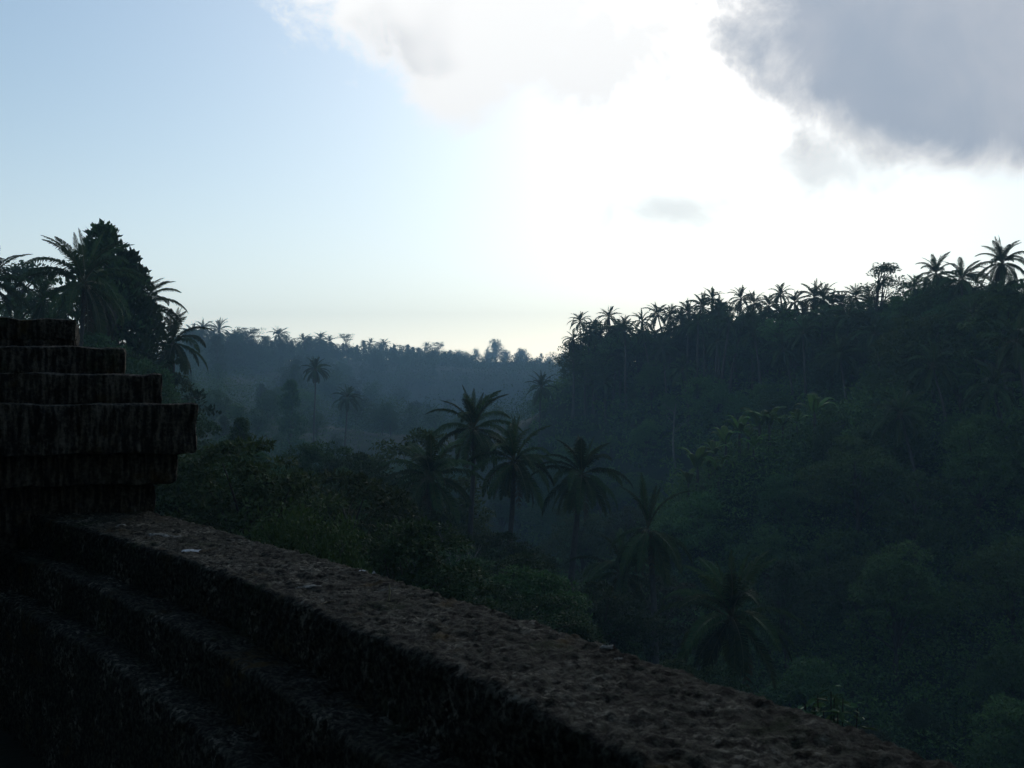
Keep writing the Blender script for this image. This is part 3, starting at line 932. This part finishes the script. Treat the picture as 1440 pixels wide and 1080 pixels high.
# bare pale trees
def make_bare(H, seed, spread=0.5, n=9, pole=False):
    r_ = np.random.default_rng(seed); g = Geo()
    t = np.linspace(0, 1, 8)
    tp = np.stack([0.05 * H * np.sin(t * 3 + seed), 0.03 * H * np.sin(t * 4), t * H * (1.0 if pole else 0.6) - 0.3], 1) * np.array([0.25 if pole else 1, 1, 1])
    g.tube(tp, np.linspace(H * 0.016, H * 0.005, 8) * (1.2 if pole else 0.75), 6)
    for k in range(n):
        i = int(r_.integers(2, 8)); a = k * 2.4 + r_.random()
        l = H * (0.22 + 0.25 * r_.random()) * (0.35 if pole else 0.85)
        q = np.linspace(0, 1, 6)[:, None]
        e = np.array([math.cos(a) * spread, math.sin(a) * spread, 0.85]) * l
        c = tp[i] + q * e + np.array([0, 0, 1]) * (q ** 2) * l * 0.15 + np.concatenate([np.zeros((1, 3)), r_.normal(size=(5, 3)) * l * 0.035])
        g.tube(c, np.linspace(H * 0.007, H * 0.002, 6), 5)
        for m in range(4):
            j = int(r_.integers(2, 6)); a2 = r_.random() * 6.28; l2 = l * 0.42
            e2 = c[j] + np.array([math.cos(a2) * 0.5, math.sin(a2) * 0.5, 0.8]) * l2
            g.tube(np.array([c[j], (c[j] + e2) / 2 + r_.normal(size=3) * l2 * 0.08, e2]), [H * 0.003, H * 0.0022, H * 0.0012], 4)
    return g.mesh('trunk', M['bark_pale'], True)


for px, y, d, H, sd, lab in [(650, 735, 44, 7.5, 3, 'small bare tree with pale forking twigs below the palm clump'),
                             (478, 700, 27, 6.0, 8, 'thin bare tree with pale crooked branches behind the bright bush'),
                             (949, 565, 150, 8.5, 12, 'dead pale pole of a tree with few side twigs on the ridge slope')]:
    p = at(px, y, d); g = gz1(p.x, p.y); H = max(3.0, p.z - g)
    r = thing('bare_tree', lab, 'tree', (p.x, p.y, g), 0.7 * sd)
    obj('trunk', make_bare(H, sd, 1.2 if sd == 12 else 0.55, 5 if sd == 12 else 12, sd == 12), r)

# leafy shrub by the near end of the wall: every leaf a part
lm = Geo()
for k in range(4):
    x0, x1 = k / 4, (k + 1) / 4
    w0, w1 = [0.5 * math.sin(math.pi * min(1, x ** 0.8)) for x in (x0, x1)]
    lm.add([(x0, -w0 * .45, .05 * w0 - .25 * x0 ** 2), (x1, -w1 * .45, .05 * w1 - .25 * x1 ** 2), (x1, 0, -.05 - .25 * x1 ** 2), (x0, 0, -.05 - .25 * x0 ** 2)], [[0, 1, 2, 3]])
    lm.add([(x0, 0, -.05 - .25 * x0 ** 2), (x1, 0, -.05 - .25 * x1 ** 2), (x1, w1 * .45, .05 * w1 - .25 * x1 ** 2), (x0, w0 * .45, .05 * w0 - .25 * x0 ** 2)], [[0, 1, 2, 3]])
LEAFM = lm.mesh('leaf', M['leaf_gloss'])
sp = at(1162, 955, 8.2)
sg = gz1(sp.x, sp.y)
shrub = thing('leafy_shrub', 'shrub with glossy oval leaves showing just above the near end of the wall', 'shrub', (sp.x, sp.y, sg))
st = Geo()
rs = np.random.default_rng(5)
hs = sp.z - sg
for k in range(9):
    a = k * 2.4; rr = 0.04 + 0.24 * rs.random()
    tip = np.array([math.cos(a) * rr, math.sin(a) * rr, hs - 0.06 - 0.05 * rs.random() - rr * 0.5])
    q = np.linspace(0, 1, 7)[:, None]
    c = q * tip + np.array([0, 0, -0.2]) * (1 - q) + np.array([0, 0, 0.35]) * q * (1 - q)
    st.tube(c, np.linspace(0.02, 0.005, 7), 5)
    for m in range(10):
        b = tip + rs.normal(size=3) * 0.035 - np.array([0, 0, 0.022 * m])
        obj('leaf', LEAFM, shrub, tuple(b), (rs.normal() * 0.4, rs.normal() * 0.35 + 0.1, m * 2.4 + k), 0.10 * (0.7 + 0.6 * rs.random()))
obj('stem', st.mesh('stem', M['bark'], True), shrub)

# banana plants along the edge of the near spur
bl = Geo()
for k in range(6):
    x0, x1 = k / 6, (k + 1) / 6
    w0, w1 = [0.16 * math.sin(math.pi * min(1, 0.08 + 0.9 * x)) ** 0.6 for x in (x0, x1)]
    z0, z1 = [1.25 * x - 0.85 * x ** 2.4 for x in (x0, x1)]
    for s_ in (-1, 1):
        bl.add([(x0, 0, z0), (x1, 0, z1), (x1, s_ * w1, z1 - 0.06), (x0, s_ * w0, z0 - 0.06)], [[0, 1, 2, 3]])
BLEAF = bl.mesh('leaf', M['leaf_light'])
bs = Geo(); bs.tube([(0, 0, -0.3), (0.03, 0, 0.8), (0.02, 0.03, 1.7), (0, 0, 2.2)], [0.13, 0.11, 0.09, 0.05], 7)
BSTEM = bs.mesh('stem', M['palm_bark'], True)
for px, d in [(1082, 101), (1100, 102), (1068, 101), (1052, 100), (1040, 100), (1020, 99), (1003, 99), (996, 98), (980, 98), (968, 98), (1010, 96), (1060, 98), (1120, 103), (1145, 103)]:
    x = (px - 720) / F * d; g = gz1(x, d)
    r = thing('banana_plant', 'banana plant with broad pale arching leaves on the edge of the green spur', 'plant', (x, d, g + random.uniform(0, 0.3)), random.uniform(0, 6.28),
              random.uniform(0.9, 1.45), 'banana plants along the green spur')
    obj('stem', BSTEM, r)
    for q in range(7):
        obj('leaf', BLEAF, r, (0, 0, 1.9), (0, random.uniform(-0.5, 0.15), q * 2.4 + random.uniform(-.3, .3)), random.uniform(1.3, 1.9))

# ------------------------------------------------------------------ the woods: individual trees over the slopes
LOOK = {
    'round': ('round_crowned_tree', 'round-crowned green tree'), 'round2': ('broad_crowned_tree', 'broad dark-crowned tree'), 'tall': ('slender_tree', 'tall slender dark tree'),
    'spread': ('spreading_tree', 'wide spreading green tree'), 'bushy': ('bushy_tree', 'low bushy green tree'), 'olive': ('olive_green_tree', 'brownish olive-green tree'),
    'near_round': ('round_crowned_tree', 'round-crowned green tree'), 'near_spread': ('spreading_tree', 'wide spreading dark tree'), 'near_olive': ('olive_green_tree', 'brownish olive-green tree'),
    'far_round': ('round_crowned_tree', 'hazy round-crowned tree'), 'far_tall': ('slender_tree', 'hazy slender tree'), 'far_cone': ('conical_tree', 'hazy pointed tree'), 'far_flat': ('flat_topped_tree', 'hazy flat-topped tree'),
}
ZONES = {
    'near': ('in the dense wood just below the terrace wall', 'of the near slope'),
    'across': ('among those covering the steep slope across the valley', 'of the slope across the valley'),
    'mist': ('standing in the mist between the near slope and the far ridge', 'in the mist below the far ridge'),
    'far': ('among those covering the far ridge', 'of the far ridge'),
    'head': ('at the head of the valley', 'at the head of the valley'),
}
placed = []
WOOD = []


def free(x, y, s):
    for a, b, c in placed:
        if (x - a) ** 2 + (y - b) ** 2 < ((s + c) * 0.5) ** 2: return False
    return True


def wood(zone, kinds, px_r, d_r, n, space, smin, smax, top=None, tries=4000):
    lab, grp = ZONES[zone]
    k = 0
    for _ in range(tries):
        if k >= n: break
        px = random.uniform(*px_r); d = math.exp(random.uniform(math.log(d_r[0]), math.log(d_r[1])))
        x, y = (px - 720) / F * d, d
        if not free(x, y, space): continue
        kind = random.choice(kinds)
        H = PROTO[kind][0]
        s = random.uniform(smin, smax) / H
        g = gz1(x, y)
        zt = g + H * s
        yy = HY - (g + H * s * 1.04 - EYE) / d * F
        if zone == 'near' and ((610 < px < 700 and d < 50 and yy < 800) or (440 < px < 520 and d < 30 and yy < 770)): continue
        if top is not None and yy < top(px): continue
        if zone == 'across' and 900 < px < 1230 and d < 118 and yy < np.interp(px, [860, 930, 1000, 1100, 1230], [780, 690, 632, 578, 520]) + (32 if d < 96 else 999): continue
        if not seen(x, y, zt): continue
        nm, look = LOOK[kind]
        w_ = plant_tree(kind, (x, y, g), s, look + ' ' + lab, look + 's ' + grp, nm)
        w_['look'] = look; WOOD.append(w_)
        placed.append((x, y, space)); k += 1
    return k


def top_near(px): return np.interp(px, [-60, 60, 180, 280, 420, 510, 570, 640, 760, 860, 960, 1060, 1200], [395, 420, 470, 548, 580, 598, 645, 690, 765, 800, 880, 900, 990])
def top_across(px): return np.interp(px, [740, 760, 795, 830, 870, 930, 960, 1000, 1100, 1200, 1300, 1440, 1500], [600, 545, 478, 453, 450, 454, 452, 428, 424, 422, 394, 378, 375])
def top_far(px): return np.interp(px, [240, 300, 400, 500, 600, 650, 690, 740], [462, 464, 470, 478, 484, 496, 545, 590])
def top_head(px): return np.interp(px, [630, 680, 700, 720, 800], [488, 486, 478, 488, 486])


cnt = {}
# crowns closing the skyline under the palm heads
for k in range(58):
    px = 800 + 660 * (k + random.random()) / 58
    kind = random.choice(['round', 'round2', 'tall', 'spread', 'olive'])
    tree_top_at(kind, px, top_across(px) + random.uniform(-5, 30), float(np.interp(px, [800, 1000, 1250, 1440], [197, 172, 132, 110])) + random.uniform(-6, 5),
                LOOK[kind][1] + ' on the crest of the ridge under the palm heads', LOOK[kind][1] + 's on the crest of the ridge', LOOK[kind][0], sxy=random.uniform(0.9, 1.3))
for k in range(110):
    px = 240 + 430 * (k + random.random()) / 110
    kind = random.choice(['far_round', 'far_tall', 'far_round', 'far_round', 'far_cone', 'far_flat']) if k % 2 else 'far_round'
    tree_top_at(kind, px, top_far(px) + (random.uniform(0, 12) if k % 2 else random.uniform(10, 26)), float(np.interp(px, [240, 400, 560, 660], [262, 302, 392, 435])) + random.uniform(-8, 6),
                LOOK[kind][1] + ' on the crest of the far ridge', LOOK[kind][1] + 's on the crest of the far ridge', LOOK[kind][0], sxy=random.uniform(0.9, 1.4))
cnt['near'] = wood('near', ['near_round', 'near_spread', 'near_olive', 'near_round', 'near_round', 'near_spread'], (-60, 900), (24, 58), 48, 4.8, 5.5, 10, top_near) + wood('near', ['near_round', 'round2', 'near_spread', 'near_olive', 'tall'], (-60, 900), (58, 95), 40, 4.6, 6, 11, top_near)
cnt['near2'] = wood('near', ['near_round', 'near_spread', 'near_olive'], (560, 1250), (26, 56), 22, 4.0, 3.0, 6.0, top_near)
cnt['across'] = wood('across', ['round', 'round2', 'tall', 'bushy', 'olive', 'spread'], (740, 1500), (52, 210), 130, 5.2, 3.5, 10, top_across)
cnt['far'] = wood('far', ['far_round', 'far_tall', 'far_round', 'far_cone'], (235, 720), (290, 980), 110, 11.0, 9, 20, top_far)
cnt['mist'] = wood('mist', ['round', 'round2', 'tall', 'spread'], (235, 720), (105, 290), 44, 7.0, 6, 10, lambda p: 505.0)
cnt['head'] = wood('head', ['far_round', 'far_tall', 'far_round'], (630, 810), (945, 1110), 44, 13, 12, 22, top_head)
print('trees', cnt)

# wood trees that stand next to something one can find are named by it
LAND = [(662, 603, 64, 'the tallest palm of the near clump'), (817, 668, 62, 'the lone palm with the leaning trunk'), (600, 672, 56, 'the dark shaggy palm of the clump'),
        (907, 745, 54, 'the palm with the hanging skirt'), (1032, 868, 42, 'the low young palm beyond the wall'), (112, 398, 62, 'the large palm above the pier'),
        (238, 482, 78, 'the short palm below the conical tree'), (140, 314, 70, 'the tall dark conical tree'), (432, 745, 17, 'the bright bush below the wall'),
        (1266, 583, 88, 'the leaning palm low on the far slope'), (1082, 560, 101, 'the topmost banana plant of the spur'), (980, 620, 98, 'the lowest banana plants of the spur'),
        (762, 545, 188, 'the lone palm at the foot of the ridge'), (949, 565, 150, 'the dead pale pole'), (1246, 366, 132, 'the airy ridge tree'), (442, 520, 190, 'the tall hazy palm before the far ridge'),
        (487, 560, 186, 'the spread hazy palm at the misty foot'), (733, 533, 530, 'the orange-roofed farmhouse'), (697, 476, 600, 'the big round tree at the valley head'), (1413, 370, 104, 'the big ragged ridge palm'),
        (650, 735, 44, 'the small bare tree'), (478, 700, 27, 'the thin bare tree')]
used = set()
for px, y, d, what in LAND:
    p = at(px, y, d)
    best = sorted(((o.location.x - p.x) ** 2 + (o.location.y - p.y) ** 2, i) for i, o in enumerate(WOOD) if i not in used)[:1]
    for dist, i in best:
        if dist < (0.09 * p.y + 3) ** 2:
            used.add(i); o = WOOD[i]
            o['label'] = o['look'] + ' standing next to ' + what
            if 'group' in o: del o['group']
for o in WOOD: del o['look']

# ------------------------------------------------------------------ undergrowth that nobody could count
def undergrowth(name, label, px_r, d_r, n, per, rad, leaf_k, mats, lift, top, leaf_min=0.12):
    gs = [Geo() for _ in mats]
    px = rng.uniform(px_r[0], px_r[1], n * 3); d = np.exp(rng.uniform(math.log(d_r[0]), math.log(d_r[1]), n * 3))
    x = (px - 720) / F * d
    g = ground_z(x, d)
    lf_ = lift * rng.random(n * 3) ** 1.5
    z = g + lf_
    yy = HY - (z + 1.2 - EYE) / d * F
    ok = (yy > np.array([top(p) for p in px]) + 2)
    idx = np.nonzero(ok)[0][:n]
    for i in idx:
        s = rad * (0.6 + 0.8 * rng.random()) * (0.55 + d[i] / (d_r[1]) * 0.7)
        leaf_clump(gs[int(rng.integers(0, len(mats)))], np.array([x[i], d[i], z[i]]), s, per, max(leaf_min, leaf_k * d[i]), 0.75)
    V, Fc, mi, o = [], [], [], 0
    for k, gg in enumerate(gs):
        if not gg.v: continue
        v = np.concatenate(gg.v); f = np.concatenate(gg.f)
        V.append(v); Fc.append(f + o); mi.append(np.full(len(f), k)); o += len(v)
    me = mesh_np(name, np.concatenate(V), np.concatenate(Fc), [M[m] for m in mats], False, np.concatenate(mi))
    obj(name, me, kind='stuff', label=label, category='undergrowth')


undergrowth('undergrowth', 'tangled dark green undergrowth filling the near slope below the wall', (-60, 1300), (14, 90), 2600, 90, 0.9, 0.0028, ['leaf_near', 'leaf_dark', 'leaf_brown'], 1.2, top_near, 0.06)
undergrowth('scrub', 'dense dark scrub and creepers covering the slope across the valley', (740, 1500), (48, 210), 4600, 58, 1.5, 0.0040, ['slope_mid', 'slope_dark', 'slope_dark', 'leaf_light'], 2.5, top_across)
undergrowth('thicket', 'hazy thicket between the trees of the far ridge and valley head', (200, 820), (110, 1110), 3000, 60, 5.0, 0.0020, ['leaf_dark', 'leaf_mid'], 8.0, lambda p: min(top_far(p) if p < 720 else 600, top_head(p) if 630 < p else 600) + 3, 0.3)
undergrowth('far_scrub', 'hazy scrub on the flanks of the far ridge and valley head', (500, 800), (260, 1000), 1300, 60, 8.0, 0.0020, ['leaf_dark', 'leaf_mid'], 6.0, lambda p: min(top_far(p) if p < 720 else 600, top_head(p) if 630 < p else 600) + 8, 0.3)
undergrowth('grass', 'bright green tall grass on the crest of the near spur', (920, 1240), (84, 106), 620, 70, 1.0, 0.0022, ['leaf_light', 'leaf_mid'], 0.5, lambda p: np.interp(p, [930, 1000, 1100, 1240], [660, 610, 560, 520]))

# farmhouses at the head of the valley
for px, y, d, w, dp, h, rf, lab in [(733, 533, 530, 6.0, 5.0, 2.6, 'roof', 'small far farmhouse with orange tiled roof at the head of the valley'),
                                    (752, 527, 540, 11.0, 5.0, 2.4, 'roof_old', 'long low far building with brown roof above the orange one')]:
    p = at(px, y, d); g = gz1(p.x, p.y)
    zb = p.z - h
    hs_ = thing('farmhouse', lab, 'house', (p.x, p.y, g - 0.3), 0.15)
    b = zb - g + 0.3
    b = max(1.0, b)
    wv = [(-w / 2, -dp / 2, 0), (w / 2, -dp / 2, 0), (w / 2, dp / 2, 0), (-w / 2, dp / 2, 0), (-w / 2, -dp / 2, b + h), (w / 2, -dp / 2, b + h), (w / 2, dp / 2, b + h), (-w / 2, dp / 2, b + h)]
    obj('wall', mesh_np('wall', wv, [[0, 1, 5, 4], [1, 2, 6, 5], [2, 3, 7, 6], [3, 0, 4, 7]], M['plaster']), hs_)
    e = 0.7
    rv = [(-w / 2 - e, -dp / 2 - e, b + h - 0.2), (w / 2 + e, -dp / 2 - e, b + h - 0.2), (w / 2 + e, dp / 2 + e, b + h - 0.2), (-w / 2 - e, dp / 2 + e, b + h - 0.2), (-w / 2 + 1.2, 0, b + h + 2.2), (w / 2 - 1.2, 0, b + h + 2.2)]
    me = bpy.data.meshes.new('roof'); me.from_pydata(rv, [], [(0, 1, 5, 4), (1, 2, 5), (2, 3, 4, 5), (3, 0, 4), (3, 2, 1, 0)]); me.materials.append(M[rf]); me.update()
    obj('roof', me, hs_)

# ------------------------------------------------------------------ morning haze filling the valley
hx0, hx1, hy0, hy1, hz0, hz1 = -700, 700, -150, 1300, float(GZ.min()) - 1.5, 125
hv = [(x, y, z) for z in (hz0, hz1) for y in (hy0, hy1) for x in (hx0, hx1)]
hm = mesh_np('haze', hv, [[0, 2, 3, 1], [4, 5, 7, 6], [0, 1, 5, 4], [1, 3, 7, 5], [3, 2, 6, 7], [2, 0, 4, 6]], [])
vm, vt, VN, VL = new_mat('haze')
pv = VN('ShaderNodeVolumePrincipled')
pv.inputs['Color'].default_value = (0.50, 0.79, 1.0, 1)
pv.inputs['Density'].default_value = 0.00084
pv.inputs['Anisotropy'].default_value = 0.0
vo = VN('ShaderNodeOutputMaterial'); VL(pv.outputs[0], vo.inputs['Volume'])
hm.materials.append(vm)
obj('haze', hm, kind='stuff', label='thin blue morning haze filling the valley', category='haze')
print('ground range', GZ.min(), GZ.max(), 'polys', sum(len(m.polygons) for m in bpy.data.meshes))
